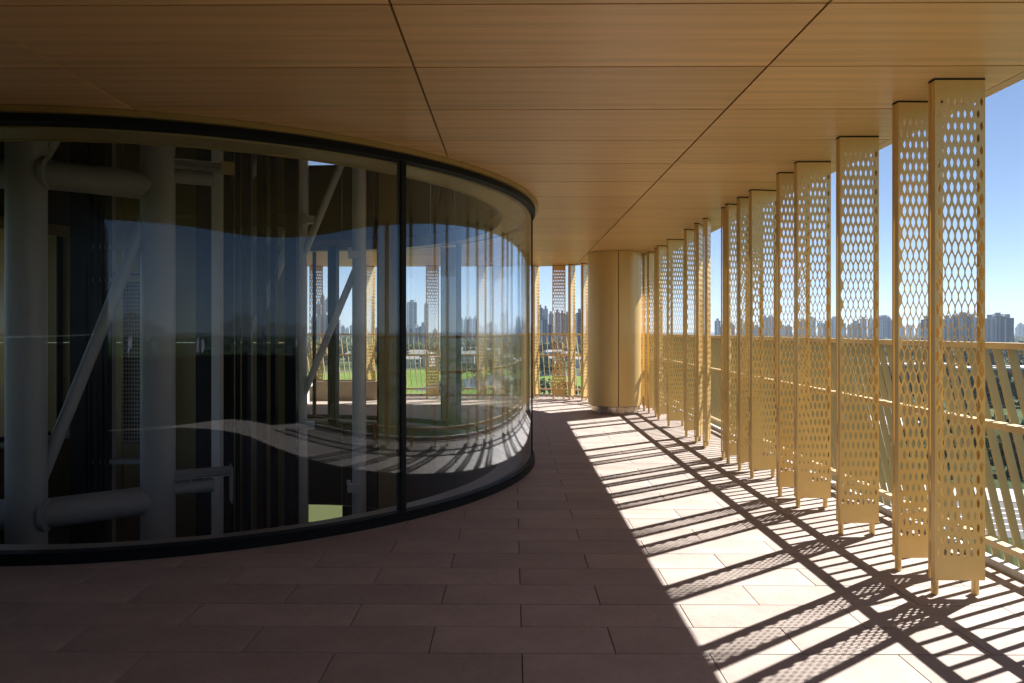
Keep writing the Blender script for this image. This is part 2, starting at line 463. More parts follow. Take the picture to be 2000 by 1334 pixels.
# interior: shaft walls, columns, braces
shaft = empty('shaft_wall', (CX, CY, 0)); tag(shaft, 'dark gold panelled wall of the shaft inside the glass room', 'wall')
NP = 36
aw = math.atan2(11.58 - CY, -3.19 - CX)
for k in range(NP):
    a0 = aw - math.pi / NP + k * 2 * math.pi / NP; a1 = a0 + 2 * math.pi / NP
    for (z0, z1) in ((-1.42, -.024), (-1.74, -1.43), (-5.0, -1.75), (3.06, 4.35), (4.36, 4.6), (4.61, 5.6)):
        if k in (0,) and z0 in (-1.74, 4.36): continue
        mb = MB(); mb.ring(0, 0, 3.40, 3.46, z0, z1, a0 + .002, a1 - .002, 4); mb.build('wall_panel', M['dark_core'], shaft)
mb = MB(); mb.ring(0, 0, .02, 3.46, 5.61, 5.7, n=48); mb.build('shaft_roof', M['joint'], shaft)
mb = MB(); mb.ring(0, 0, .02, 3.46, -5.1, -5.01, n=48); mb.build('shaft_floor', M['joint'], shaft)

def P3(u, v, y): return Vector(((u - 1000) / F * y, y, EYE + (VH - v) / F * y))
fr = empty('steel_column_frame', (-4.4, 7.2, 0)); tag(fr, 'pale steel tube frame with two thick columns and cross tubes at the dark end', 'steel frame')
def part_tube(name, a, b, r, parent, mt='tube'):
    mb = MB(); mb.tube(Vector(a) - parent.location, Vector(b) - parent.location, r, 28); return mb.build(name, M[mt], parent, smooth=50)
A, B = P3(45, 645, 6.7), P3(304, 645, 7.4)
part_tube('column', (A.x, A.y, -5), (A.x, A.y, 5.6), .176, fr); part_tube('column', (B.x, B.y, -5), (B.x, B.y, 5.6), .172, fr)
for v in (348, 994):
    za = EYE + (VH - v) / F * 7.0
    part_tube('cross_tube', (A.x, A.y, za), (B.x, B.y, za), .148, fr)
    part_tube('side_tube', (A.x, A.y, za), (A.x - 1.6, A.y + .25, za), .148, fr)
    mb = MB(); mb.tube(Vector((A.x + .145, A.y + .03, za)) - fr.location, Vector((A.x + .19, A.y + .04, za)) - fr.location, .158, 28); mb.build('weld_collar', M['tube'], fr, smooth=50)
part_tube('diagonal_brace', P3(288, 405, 7.35), P3(62, 965, 6.75), .062, fr)
part_tube('diagonal_brace', P3(62, 330, 6.75), P3(190, 120, 7.2), .062, fr)
# brackets on the second column
for (v, s) in ((348, 1), (950, -1)):
    z = EYE + (VH - v) / F * 7.6
    br = empty('steel_bracket', (B.x, B.y, z)); tag(br, ('bolted steel bracket with short tube near the top of the thick column', 'bolted steel bracket with end plate low on the thick column')[s < 0], 'bracket', 'brackets on the thick column')
    d = Vector((.62, .32, 0)).normalized()
    mb = MB(); mb.tube(d * .1, d * .56, .075, 20); mb.build('stub_tube', M['tube'], br, smooth=50)
    mb = MB()
    ang = math.atan2(d.y, d.x)
    mb.rbox(d * .42 + Vector((0, 0, .10)), ang, .66, .16, .014); mb.rbox(d * .42 + Vector((0, 0, .17)), ang, .66, .16, .014)
    mb.rbox(d * .42 + Vector((0, 0, .114)), ang, .66, .014, .056); mb.build('beam_flange', M['tube'], br)
    for q in (.32, .46): 
        mb = MB(); mb.rbox(d * q + Vector((0, 0, .03)), ang, .012, .12, .075); mb.build('gusset', M['tube'], br)
    if s < 0:
        mb = MB(); mb.rbox(d * .74 + Vector((0, 0, -.2)), ang, .02, .26, .40); mb.build('end_plate', M['tube'], br)
        mb = MB(); mb.rbox(d * .757 + Vector((.0, -.03, -.15)), ang, .02, .06, .06); mb.build('bolt_head', M['black'], br)
    else:
        mb = MB(); mb.rbox(d * .70 + Vector((0, 0, .09)), ang, .14, .18, .11); mb.build('roller_box', M['olive'], br)
# slimmer frame further in
f2 = empty('steel_column_frame', (-2.8, 10.0, 0)); tag(f2, 'slimmer pale steel tube frame in the middle of the glass room', 'steel frame')
C_, D_ = P3(585, 645, 9.6), P3(699, 645, 9.3)
part_tube('column', (C_.x, C_.y, -5), (C_.x, C_.y, 5.6), .086, f2, 'tube_pale')
part_tube('column', (D_.x, D_.y, -5), (D_.x, D_.y, 5.6), .094, f2, 'tube_pale')
part_tube('diagonal_brace', P3(697, 240, 9.3), P3(587, 506, 9.6), .048, f2, 'tube_pale')
part_tube('diagonal_brace', P3(697, 514, 9.3), P3(587, 778, 9.6), .048, f2, 'tube_pale')
part_tube('diagonal_brace', P3(583, 418, 9.6), P3(432, 800, 10.2), .058, f2, 'tube_pale')
part_tube('diagonal_brace', P3(560, 186, 9.6), P3(432, 470, 10.2), .058, f2, 'tube_pale')
part_tube('beam', P3(440, 455, 10.1), P3(560, 462, 9.8), .14, f2, 'tube_pale')
for (u, v, y) in ((600, 436, 9.5), (600, 838, 9.5), (690, 505, 9.2), (688, 960, 9.2)):
    p = P3(u, v, y) - f2.location
    mb = MB(); mb.rbox(p, .3, .16, .14, .10); mb.rbox(p + Vector((-.06, -.02, .10)), .3, .05, .05, .05); mb.build('clamp_box', M['tube_pale'], f2)

core = empty('lift_core', (-5, 9.6, 0)); tag(core, 'black framed lift core with dark gold panels inside the glass room', 'lift shaft')
def core_box(name, u0, u1, y, mt, z0=-4.9, z1=5.5, d=.12):
    x0, x1 = (u0 - 1000) / F * y, (u1 - 1000) / F * y
    box1(name, M[mt], core, x0 + 5, x1 + 5, y - 9.6, y + d - 9.6, z0, z1)
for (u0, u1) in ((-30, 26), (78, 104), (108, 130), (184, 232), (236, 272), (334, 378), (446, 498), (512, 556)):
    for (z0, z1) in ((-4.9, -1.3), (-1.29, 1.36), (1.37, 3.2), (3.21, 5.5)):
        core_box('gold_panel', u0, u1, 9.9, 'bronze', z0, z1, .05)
for (u0, u1, y) in ((104, 107, 9.8), (130, 162, 9.0), (166, 170, 9.0), (176, 184, 9.0), (190, 194, 9.0), (199, 203, 9.0), (378, 410, 8.9), (424, 446, 9.0), (456, 459, 9.1), (469, 480, 9.0), (498, 511, 9.0), (525, 534, 9.2), (553, 575, 9.0)):
    core_box('frame_post', u0, u1, y, 'black')
core_box('pale_post', 409, 425, 8.8, 'tube_pale'); core_box('pale_post', 206, 211, 9.1, 'tube'); core_box('pale_post', 480, 484, 9.2, 'tube')
core_box('perforated_screen', 234, 274, 9.3, 'screen', .0, 2.35, .03)
for v in (480, 545, 905):
    z = EYE + (VH - v) / F * 9.0; core_box('cross_rail', 165, 270, 9.05, ('tube' if v != 545 else 'bronze'), z - .03, z + .03, .1)
# dark uprights between core and far glass
for (u0, u1, y, mt, lb) in ((737, 772, 9.4, 'bronze', 'dark bronze post just behind the black glass joint'), (861, 892, 11.3, 'olive', 'broad olive post at the far side of the glass room'), (640, 651, 11.0, 'black', 'thin dark post between the two slim pale tubes')):
    x0, x1 = (u0 - 1000) / F * y, (u1 - 1000) / F * y
    e = empty('room_post', ((x0 + x1) / 2, y + .1, .02)); tag(e, lb, 'post', 'posts in the glass room')
    w = (x1 - x0) / 2
    box1('shaft', M[mt], e, -w, w, -.1, .1, 0 if y > 10 else -4.9, 2.9 if y > 10 else 5.5)
    box1('edge_strip', M['black'], e, -w - .02, -w - .002, -.11, .11, 0 if y > 10 else -4.9, 2.9 if y > 10 else 5.5)
    box1('edge_strip', M['black'], e, w + .002, w + .02, -.11, .11, 0 if y > 10 else -4.9, 2.9 if y > 10 else 5.5)

# ------------------------------------------------------------------ round gold column on the terrace
cl = empty('round_column', (1.93, 13.02, 0)); tag(cl, 'thick round gold clad column on a steel plinth', 'column')
ga = R_(-90)
for (a0, a1) in ((ga + .014, ga + math.pi / 2 + .9), (ga + math.pi / 2 + .912, ga + math.pi * 1.5 - .2), (ga + math.pi * 1.5 - .188, ga + 2 * math.pi - .014)):
    mb = MB(); mb.ring(0, 0, .485, .50, .14, ZC - .006, a0, a1, 44); mb.build('cladding_panel', M['gold_satin'], cl, smooth=40)
mb = MB(); mb.tube((0, 0, .13), (0, 0, ZC - .01), .478, 48); mb.build('core', M['joint'], cl, smooth=40)
mb = MB(); mb.tube((0, 0, 0), (0, 0, .145), .438, 64); mb.build('plinth', M['steel'], cl, smooth=40)

# ------------------------------------------------------------------ perforated fins
PW, PP, NR_, QQ, Z0 = .285, .038, 38, .0707, .255
def plate_mesh():
    mb = MB(); idx = {}
    W2 = 7.5 * PP / 2
    def vid(x, z):
        x = min(max(x, -W2), W2)
        k = (round(x * 1e5), round(z * 1e5))
        if k not in idx: idx[k] = len(mb.v); mb.v.append((x, 0.0, z))
        return idx[k]
    e = .28 * QQ; top = QQ - e
    for j in range(NR_):
        t = 1 - j / (NR_ - 1)                       # 1 at the lowest row, 0 at the top
        s = min(1, (1 - t) / .26) if t > .74 else 1
        k = max(0.0, min(1.0, min(t / .45, (1 - t) / .50)))
        k = k * k * (3 - 2 * k)
        w = PP * (.235 + .225 * k); hh = QQ * (.36 + .33 * k)
        zc = Z0 + j * QQ
        cen = [(-W2 + PP * (i + .5) + (PP / 2 if j % 2 else 0)) for i in range(7)]
        half = -W2 if j % 2 else W2                 # the leftover half cell
        for xc in cen + [half]:
            hexp = [(PP / 2, -e), (PP / 2, 0), (PP / 2, e), (PP / 4, (e + top) / 2), (0, top), (-PP / 4, (e + top) / 2), (-PP / 2, e), (-PP / 2, 0), (-PP / 2, -e), (-PP / 4, -(e + top) / 2), (0, -top), (PP / 4, -(e + top) / 2)]
            if xc in (half,):
                ring = [vid(xc + a, zc + b) for a, b in hexp]
                r2 = []
                for q in ring:
                    if q not in r2: r2.append(q)
                if len(r2) > 2: mb.f.append(tuple(r2))
                continue
            # outer ring subdivided at the middle of the sloping sides
            outer = [(PP / 2, -e), (PP / 2, 0), (PP / 2, e), (PP / 4, (e + top) / 2), (0, top), (-PP / 4, (e + top) / 2), (-PP / 2, e), (-PP / 2, 0), (-PP / 2, -e), (-PP / 4, -(e + top) / 2), (0, -top), (PP / 4, -(e + top) / 2)]
            ov = [vid(xc + a, zc + b) for a, b in outer]
            ys = [-.36, 0, .36, .72, 1, .72, .36, 0, -.36, -.72, -1, -.72]
            sg = [1, 1, 1, 1, 0, -1, -1, -1, -1, -1, 0, 1]
            iv = []
            for y_, s_ in zip(ys, sg):
                mb.v.append((xc + s_ * w * (1 - abs(y_) ** 1.7), 0.0, zc + y_ * hh)); iv.append(len(mb.v) - 1)
            for i in range(12):
                mb.f.append((ov[i], ov[(i + 1) % 12], iv[(i + 1) % 12], iv[i]))
            # widest point in the middle of the long sides
    # plain ends: fill from the outermost half hexes to straight edges
    zb, zt = .092, ZC - .012
    for sgn, jj, zend in ((-1, 0, zb), (1, NR_ - 1, zt)):
        zc = Z0 + jj * QQ
        pts = []
        off = PP / 2 if jj % 2 else 0
        xs = []
        x = -W2 - PP
        k = -1
        c0 = -W2 + PP * .5 + off
        for i in range(-1, 9):
            xc = c0 + PP * i
            for (a, b) in ((-PP / 2, e), (-PP / 4, (e + top) / 2), (0, top), (PP / 4, (e + top) / 2)):
                X = xc + a
                if -W2 - 1e-6 <= X <= W2 + 1e-6: xs.append((X, zc + sgn * b))
        xs.sort()
        uniq = []
        for p in xs:
            if not uniq or p[0] - uniq[-1][0] > 1e-5: uniq.append(p)
        for p, q in zip(uniq[:-1], uniq[1:]):
            f = [vid(*p), vid(*q), vid(q[0], zend), vid(p[0], zend)]
            mb.f.append(tuple(f if sgn > 0 else f[::-1]))
    me = bpy.data.meshes.new('perforated_plate'); me.from_pydata(mb.v, [], mb.f); me.update()
    bm = bmesh.new(); bm.from_mesh(me); bmesh.ops.remove_doubles(bm, verts=bm.verts, dist=2e-5)
    bmesh.ops.dissolve_degenerate(bm, edges=bm.edges, dist=1e-5)
    bmesh.ops.recalc_face_normals(bm, faces=bm.faces)
    bmesh.ops.solidify(bm, geom=bm.faces[:], thickness=.003)
    bmesh.ops.recalc_face_normals(bm, faces=bm.faces)
    bm.to_mesh(me); bm.free()
    return me
PM = plate_mesh()
def make_fin():
    t = empty('perforated_fin')
    # origin at the foot of the first leg; plate along +x, facing -y
    p = link('perforated_plate', PM, M['gold'], t); p.location = (.1225, -.040, 0)
    zt = ZC - .012
    m1 = MB(); m1.box(-.0225, -.0195, -.040, .002, .092, zt); m1.box(-.0195, -.013, -.001, .002, .092, zt); m1.build('side_flange', M['gold'], t)
    m1 = MB(); m1.box(-.0265, -.0235, .007, .021, .092, zt); m1.box(-.0235, -.013, .007, .021, .092, zt); m1.build('edge_profile', M['gold'], t)
    m2 = MB(); m2.box(.2645, .2675, -.040, .008, .092, zt); m2.box(.250, .2645, .005, .008, .092, zt); m2.build('side_flange', M['gold'], t)
    for x in (0, .236):
        l = MB(); l.tube((x, 0, 0), (x, 0, .0915), .0195, 20); lg = l.build('leg', M['gold'], t, smooth=50)
        l = MB(); l.tube((x, 0, .088), (x, 0, .0945), .021, 20); l.build('leg_collar', M['black'], lg, smooth=50)
    c = MB(); c.box(-.0265, .2675, -.0395, .021, zt + .002, ZC - .001); c.build('top_shoe', M['joint'], t)
    return t
ordn = ['first', 'second', 'third', 'fourth', 'fifth', 'sixth', 'seventh', 'eighth', 'ninth', 'tenth', 'eleventh', 'twelfth', 'thirteenth', 'fourteenth', 'fifteenth', 'sixteenth', 'seventeenth', 'eighteenth', 'nineteenth', 'twentieth']
FINS = [(2.474, 4.028, 0), (2.478, 4.417, 2), (2.489, 5.209, 0), (2.485, 5.978, 0), (2.487, 6.386, 4), (2.497, 7.162, 10), (2.50, 7.555, 14), (2.50, 7.964, 20),
        (2.51, 8.185, 62), (2.509, 8.968, 66), (2.507, 9.375, 64), (2.515, 9.935, 24), (2.508, 11.03, 12), (2.52, 11.85, 22), (2.545, 12.2, 60), (2.543, 12.81, 24), (2.515, 13.14, 30), (2.47, 13.42, 40)]
SPEC = {0: 'nearest perforated gold fin, tallest and widest in the row', 1: 'perforated gold fin half hidden behind the nearest one',
        8: 'gold fin turned edge on, ninth in the row, showing two narrow strips', 9: 'gold fin turned edge on with sunlit stripes, right before the open sky gap', 10: 'gold fin turned edge on, tucked behind another edge on fin'}
proto = None
def put_fin(x, y, th, label, group):
    global proto
    if proto is None: proto = make_fin(); f = proto
    else: f = copy_tree(proto)
    f.location = (x, y, 0); f.rotation_euler = (0, 0, R_(th)); tag(f, label, 'fin', group)
    return f
for i, (x, y, th) in enumerate(FINS):
    put_fin(x, y, th, SPEC.get(i, 'perforated gold fin, %s in the long row counting back from the camera' % ordn[i]), 'perforated fins along the sunny edge')
GF = [(2.18, 14.15, 50), (1.86, 14.62, 60), (1.511, 14.95, 62), (1.25, 15.17, 64), (.911, 15.39, 0), (.465, 15.5, 66), (-.44, 15.5, 50), (-.79, 15.5, 56), (-1.95, 15.5, 16), (-3.34, 15.5, 62), (-4.6, 15.5, 20), (-5.5, 15.5, 50)]
GL = ['perforated gold fin hidden behind the round column near the fence corner', 'perforated gold fin peeping out behind the round column', 'gold fin touching the left outline of the round column', 'turned gold fin between the column and the broad far fin',
      'broad flat gold fin beyond the terrace between glass and column', 'narrow sunlit gold fin hugging the edge of the glass wall', 'turned gold fin seen through the glass, nearest to its right rim', 'turned gold fin seen through the glass beside the second from its rim',
      'broad gold fin seen through the glass left of the olive post', 'gold fin seen through the glass between pale tube and bronze post', 'gold fin behind the planter, hidden by the lift core', 'gold fin behind the planter at the far dark end']
for (x, y, th), lb in zip(GF, GL): put_fin(x, y, th, lb, 'perforated fins along the far edge')

# ------------------------------------------------------------------ railing with leaning slats
rail = empty('slatted_railing', (3.0, 8, 0)); tag(rail, 'gold metal railing of leaning slats running round the terrace edge', 'railing')
PXY = []
def path_pt(s):
    """point, outward normal, direction at a distance along the railing"""
    L1 = 13.25 - .9
    if s < L1: return (3.0, .9 + s), (1, 0), (0, 1)
    rr = 2.7; La = rr * math.pi / 2
    if s < L1 + La:
        a = (s - L1) / rr; c = (math.cos(a), math.sin(a)); return (.3 + rr * c[0], 13.25 + rr * c[1]), c, (-c[1], c[0])
    d = s - L1 - La
    return (.3 - d, 13.25 + rr), (0, 1), (-1, 0)
LT = (13.25 - .9) + 2.7 * math.pi / 2 + 6.6
pts, nr = [], []
s_ = 0
while s_ <= LT + 1e-6:
    p, n_, t_ = path_pt(s_); pts.append((p[0] - 3.0, p[1] - 8)); nr.append(n_)
    s_ += .13
for nm, a in (('top_rail', (-.09, -.018, 1.432, 1.47)), ('mid_rail', (-.078, -.006, .945, .985)), ('bottom_rail', (.088, .148, .15, .188))):
    mb = MB(); mb.sweep(pts, nr, *a); mb.build(nm, M['rail'], rail)
kb = MB(); kb.sweep([(p[0] + 3, p[1] + 8) for p in pts], nr, .132, .185, -.02, .05); ko = kb.build('kerb', M['kerb']); tag(ko, 'low white kerb strip along the foot of the railing', 'kerb')
sm = MB()
prof = []
for z in (.0, .5, .97, 1.430):
    xi = -.095 + .2 * (1.45 - z); yi = .06 * z
    prof.append([(xi, yi - .0065, z), (xi + .049, yi - .0065, z), (xi + .049, yi + .0065, z), (xi, yi + .0065, z)])
V = [p for q in prof for p in q]; Fc = [(0, 3, 2, 1), (12, 13, 14, 15)]
for i in range(3):
    for k in range(4): Fc.append((i * 4 + k, i * 4 + (k + 1) % 4, i * 4 + 4 + (k + 1) % 4, i * 4 + 4 + k))
sm.add(V, Fc); SM = sm.mesh('slat')
s_ = .06
while s_ < LT:
    p, n_, t_ = path_pt(s_)
    o = link('slat', SM, M['slat'], rail); o.location = (p[0] - 3.0, p[1] - 8, 0); o.rotation_euler = (0, 0, math.atan2(n_[1], n_[0]) + R_(random.uniform(-2, 2)))
    s_ += .12

# planter and bench beyond the glass
pl = empty('planter', (-4.3, 15.05, 0)); tag(pl, 'long tan planter box beyond the glass', 'planter')
box1('planter_wall', M['plaster'], pl, -2.2, 1.3, 0, .06, 0, .42); box1('planter_wall', M['plaster'], pl, 1.24, 1.3, .062, .5, 0, .42); box1('planter_wall', M['plaster'], pl, -2.2, 1.238, .44, .5, 0, .42)
box1('soil', M['bark'], pl, -2.19, 1.23, .062, .438, 0, .36)
be = empty('bench', (-4.75, 14.55, 0)); tag(be, 'white block bench in front of the tan planter', 'bench')
box1('seat', M['white'], be, -.5, .42, -.2, .2, .34, .42); box1('plinth', M['white'], be, -.44, .36, -.16, .16, 0, .338)

# unseen wall added beside the terrace to block light and darken that end
wl = empty('added_shade_wall', (-3.42, 2, 0)); tag(wl, 'unseen dark panelled wall added to darken the terrace end', 'wall')
for k in range(6):
    for (z0, z1) in ((.0, 1.49), (1.5, 2.99)): box1('wall_panel', M['dark_core'], wl, -.1, 0, -3.6 + k * 1.0 + .006, -3.6 + (k + 1) * 1.0 - .006, z0 + .004, z1)

# low dark parapet behind the camera, met in the glass
pp = empty('parapet_wall', (0, -2.35, 0)); tag(pp, 'low black panelled parapet mirrored in the curved glass', 'wall')
PQ = [(-9 + .93 * k, -2.33) for k in range(11)] + [(.3 + 2.76 * math.cos(R_(a)), 1.0 + 3.33 * math.sin(R_(a))) for a in range(-90, -6, 7)]
for a, b in zip(PQ[:-1], PQ[1:]):
    d = Vector((b[0] - a[0], b[1] - a[1])); l = d.length; c = ((a[0] + b[0]) / 2, (a[1] + b[1]) / 2 + 2.35, 0)
    q = MB(); q.rbox(c, math.atan2(d.y, d.x), l - .008, .06, 1.12); q.build('parapet_panel', M['black'], pp)
# ------------------------------------------------------------------ the land below
ZG = -25.0
mb = MB()
ringsr = [0, 60, 150, 300, 600, 1200, 2500, 5000, 9000]; nseg = 64
for r in ringsr:
    for i in range(nseg): mb.v.append((r * math.cos(i * 2 * math.pi / nseg), r * math.sin(i * 2 * math.pi / nseg), ZG))
for k in range(len(ringsr) - 1):
    for i in range(nseg):
        a, b = k * nseg + i, k * nseg + (i + 1) % nseg
        mb.f.append((a, b, b + nseg, a + nseg) if k else (a, b + nseg, a + nseg))
me = bpy.data.meshes.new('ground'); me.from_pydata(mb.v, [], mb.f); gr = link('ground', me, M['ground']); tag(gr, kind='structure')
def sheet(name, uv, dz, m):
    P = [ground_pt(u, v, ZG + dz) for u, v in uv]
    b = MB(); n = len(P); b.add(P, [tuple(range(n))]); o = b.build(name, M[m], recalc=False)
    if o.data.polygons[0].normal.z < 0: o.data.flip_normals()
    return tag(o, kind='structure')
sheet('lawn', [(480, 790), (800, 776), (1180, 776), (1180, 736), (1080, 733), (1000, 722), (900, 719), (780, 724), (600, 730), (480, 738)], .05, 'lawn')
sheet('meadow', [(560, 1020), (700, 1020), (690, 940), (570, 940)], .05, 'meadow')
sheet('pond', [(806, 762), (835, 752), (868, 747), (893, 742), (915, 739), (940, 733), (965, 731), (985, 733), (990, 745), (960, 752), (925, 757), (890, 760), (850, 766)], .1, 'water')
sheet('pond', [(1040, 731), (1075, 728), (1140, 729), (1140, 734), (1075, 733), (1040, 737)], .1, 'water')
sheet('road', [(1500, 800), (1720, 812), (2060, 838), (2060, 858), (1720, 828), (1500, 812)], .06, 'concrete')
sheet('road', [(1650, 960), (2060, 985), (2060, 1060), (1650, 1010)], .06, 'asphalt')
sheet('pavement', [(1650, 938), (2060, 958), (2060, 984), (1650, 958)], .12, 'concrete')

for v0 in (994, 1003, 1013, 1024, 1036): sheet('road_marking', [(1700, v0 - 12), (2060, v0), (2060, v0 + 1.8), (1700, v0 - 10.6)], .12, 'white')
# far hills and woods
def ridge(name, rad, a0, a1, hmax, seed, m, n=140, base=.25):
    rnd = random.Random(seed); ph = [rnd.uniform(0, 6.28) for _ in range(9)]
    mb = MB()
    for i in range(n + 1):
        t = i / n; a = R_(a0 + (a1 - a0) * t)
        h = base + sum(math.sin(t * fq * 6.28 + p) * am for fq, am, p in zip((2, 3.7, 6.1, 11, 19, 31, 47), (.3, .25, .2, .13, .08, .05, .03), ph))
        h = max(.04, h) * hmax * math.sin(math.pi * min(1, max(0, t))) ** .3
        for (r, z) in ((rad - 500, ZG - 2), (rad - 180, ZG + h * .45), (rad, ZG + h), (rad + 500, ZG - 2)):
            mb.v.append((r * math.cos(a), r * math.sin(a), z))
    for i in range(n):
        for k in range(3): mb.f.append((i * 4 + k, i * 4 + 4 + k, i * 4 + 5 + k, i * 4 + 1 + k))
    o = mb.build(name, M[m], smooth=60); return tag(o, kind='structure')
ridge('hills', 5200, 30, 150, 70, 3, 'rock')
ridge('mountains', 4600, 195, 340, 150, 11, 'rock', base=.55)

def crown_mesh(seed, n=240):
    rnd = random.Random(seed); mb = MB()
    lob = [(rnd.uniform(-.42, .42), rnd.uniform(-.42, .42), rnd.uniform(.3, .78), rnd.uniform(.28, .46)) for _ in range(7)]
    for i in range(n):
        lx, ly, lz, lr = rnd.choice(lob)
        d = Vector((rnd.gauss(0, 1), rnd.gauss(0, 1), rnd.gauss(0, 1))).normalized() * lr * rnd.uniform(.6, 1.05)
        c = Vector((lx, ly, lz)) + d * .9; s = rnd.uniform(.07, .14)
        a = Vector((rnd.gauss(0, 1), rnd.gauss(0, 1), rnd.gauss(0, .6))).normalized(); b = a.orthogonal().normalized()
        mb.add([c + (a * math.cos(q) + b * math.sin(q)) * s * rnd.uniform(.7, 1.2) for q in (0, 1.4, 2.9, 4.4)], [(0, 1, 2, 3)])
    me = bpy.data.meshes.new('crown'); me.from_pydata(mb.v, [], mb.f); return me
CRA = [crown_mesh(20 + k) for k in range(4)]; CRB = []
for me in CRA:
    c = me.copy(); c.materials.append(M['leaf2']); CRB.append(c); me.materials.append(M['leaf'])
tk = MB(); tk.tube((0, 0, 0), (0, 0, .5), .035, 8, .018); tk.tube((0, 0, .3), (.16, .05, .62), .016, 6, .008); tk.tube((0, 0, .34), (-.15, .08, .6), .014, 6, .007)
TRK = tk.mesh('trunk'); TRK.materials.append(M['bark'])
def tree(p, h, light, label, group):
    t = empty('tree', p, random.uniform(0, 6.28)); t.scale = (h * random.uniform(.8, 1.15), h * random.uniform(.8, 1.15), h)
    tag(t, label, 'tree', group)
    link('trunk', TRK, None, t); link('crown', random.choice(CRB if light else CRA), None, t)
def scatter(n, u0, u1, v0, v1, hs, pl=.3, where=''):
    for _ in range(n):
        u, v = random.uniform(u0, u1), v0 + (v1 - v0) * random.random()
        li = random.random() < pl
        tree(ground_pt(u, v, ZG), random.uniform(*hs), li, ('light green' if li else 'dark green') + ' tree ' + where, 'trees ' + where)
scatter(34, 600, 1150, 700, 722, (6, 11), where='among the white villas beyond the lawn'); scatter(30, 600, 1150, 684, 702, (8, 13), where='between the villas and the towers'); scatter(22, 600, 1150, 764, 776, (3, 6), .2, 'just below the far railing')
scatter(16, 800, 1140, 727, 740, (4, 7), .2, 'on the bank of the pond')
scatter(16, 1690, 2050, 860, 930, (5, 9), .25, 'between the two roads below the right railing'); scatter(18, 1690, 2050, 750, 800, (7, 11), .3, 'in front of the red brick blocks'); scatter(30, 1690, 2050, 690, 730, (8, 13), .4, 'behind the red brick blocks')
# distant wood: one mass
wm = MB(); rnd = random.Random(5)
for i in range(7000):
    a = R_(rnd.uniform(42, 128)) if i < 4000 else R_(rnd.uniform(195, 345)); r = rnd.uniform(800, 2600) if i < 4000 else 2200 * rnd.uniform(.045, 1) ** 1.0
    x, y = r * math.cos(a), r * math.sin(a); s = rnd.uniform(5, 10); h = rnd.uniform(7, 13)
    b = []
    for (zz, k) in ((0, .8), (.45, 1.0), (.8, .6)):
        for q in range(5):
            an = q * 1.2566 + rnd.uniform(-.3, .3); kk = k * rnd.uniform(.75, 1.2)
            b.append((x + s * kk * math.cos(an), y + s * kk * math.sin(an), ZG + h * zz * rnd.uniform(.9, 1.1)))
    b.append((x, y, ZG + h))
    fs = []
    for l in range(2):
        for q in range(5): fs.append((l * 5 + q, l * 5 + (q + 1) % 5, l * 5 + 5 + (q + 1) % 5, l * 5 + 5 + q))
    fs += [(10 + q, 10 + (q + 1) % 5, 15) for q in range(5)]
    wm.add(b, fs)
w = wm.build('distant_woods', M['leaf'], recalc=False); tag(w, 'distant green woodland at the foot of the towers', 'woods', kind='stuff')

# villas
def villa(u, v, wdt, fl, rz, label, mt='villa'):
    p = ground_pt(u, v, ZG); h = fl * 3.1; d = wdt * .7
    t = empty('house', p, rz); tag(t, label, 'house', 'villas beyond the lawn')
    box1('wall', M[mt], t, -wdt / 2, wdt / 2, -d / 2, d / 2, 0, h)
    b = MB(); b.add([(-wdt / 2 - .6, -d / 2 - .6, h + .02), (wdt / 2 + .6, -d / 2 - .6, h + .02), (wdt / 2 + .6, d / 2 + .6, h + .02), (-wdt / 2 - .6, d / 2 + .6, h + .02), (-wdt / 2 + 1.5, 0, h + 2.0), (wdt / 2 - 1.5, 0, h + 2.0)],
                    [(3, 2, 1, 0), (0, 1, 5, 4), (1, 2, 5), (2, 3, 4, 5), (3, 0, 4)]); b.build('roof', M['roof'], t)
    nw = max(2, int(wdt / 3.6))
    wmsh = MB(); wmsh.box(-.9, .9, -.06, .06, 0, 1.6); wme = wmsh.mesh('window'); wme.materials.append(M['pane'])
    for f in range(fl):
        for k in range(nw):
            o = link('window', wme, None, t); o.location = (-wdt / 2 + (k + .5) * wdt / nw, -d / 2 - .03, f * 3.1 + .9)
VP = ['between the railing slats, left of the near broad fin', 'just left of the olive post', 'beside the bronze post', 'with its gable beside the dark trees', 'right of the olive post', 'above the pond', 'second from the right among the white houses', 'nearest the rim of the glass', 'between glass edge and column', 'close to the round column']
for i, (u, v, wd, fl) in enumerate([(800, 718, 14, 2), (822, 716, 16, 3), (842, 712, 13, 2), (768, 714, 14, 2), (905, 716, 15, 3), (926, 714, 13, 3), (948, 711, 14, 2), (985, 713, 14, 2), (1062, 716, 15, 2), (1128, 718, 14, 2)]):
    villa(u, v, wd, fl, random.uniform(-.5, .5), 'white villa with grey roof, ' + VP[i])
for i, (u, v, wd) in enumerate([(690, 705, 14), (815, 700, 18), (878, 696, 22), (910, 692, 30), (955, 695, 20), (1080, 700, 18), (1110, 704, 14)]):
    villa(u, v, wd, 2, random.uniform(-.3, .3), 'pale low house half hidden by the farther trees', 'concrete')
for i, (u, v, wd, dp) in enumerate([(1900, 752, 46, 12), (1985, 750, 40, 12), (1780, 742, 40, 12)]):
    p = ground_pt(u, v, ZG); t = empty('red_building', p, .12); tag(t, ['long red brick block with white roof edge behind the nearest fin', 'long red brick block with white roof edge at the far right', 'long red brick block with white roof edge behind the second fin'][i], 'building', 'red brick blocks')
    box1('wall', M['red_brick'], t, -wd / 2, wd / 2, -dp / 2, dp / 2, 0, 8); box1('roof', M['white'], t, -wd / 2 - .5, wd / 2 + .5, -dp / 2 - .5, dp / 2 + .5, 8.02, 8.9)

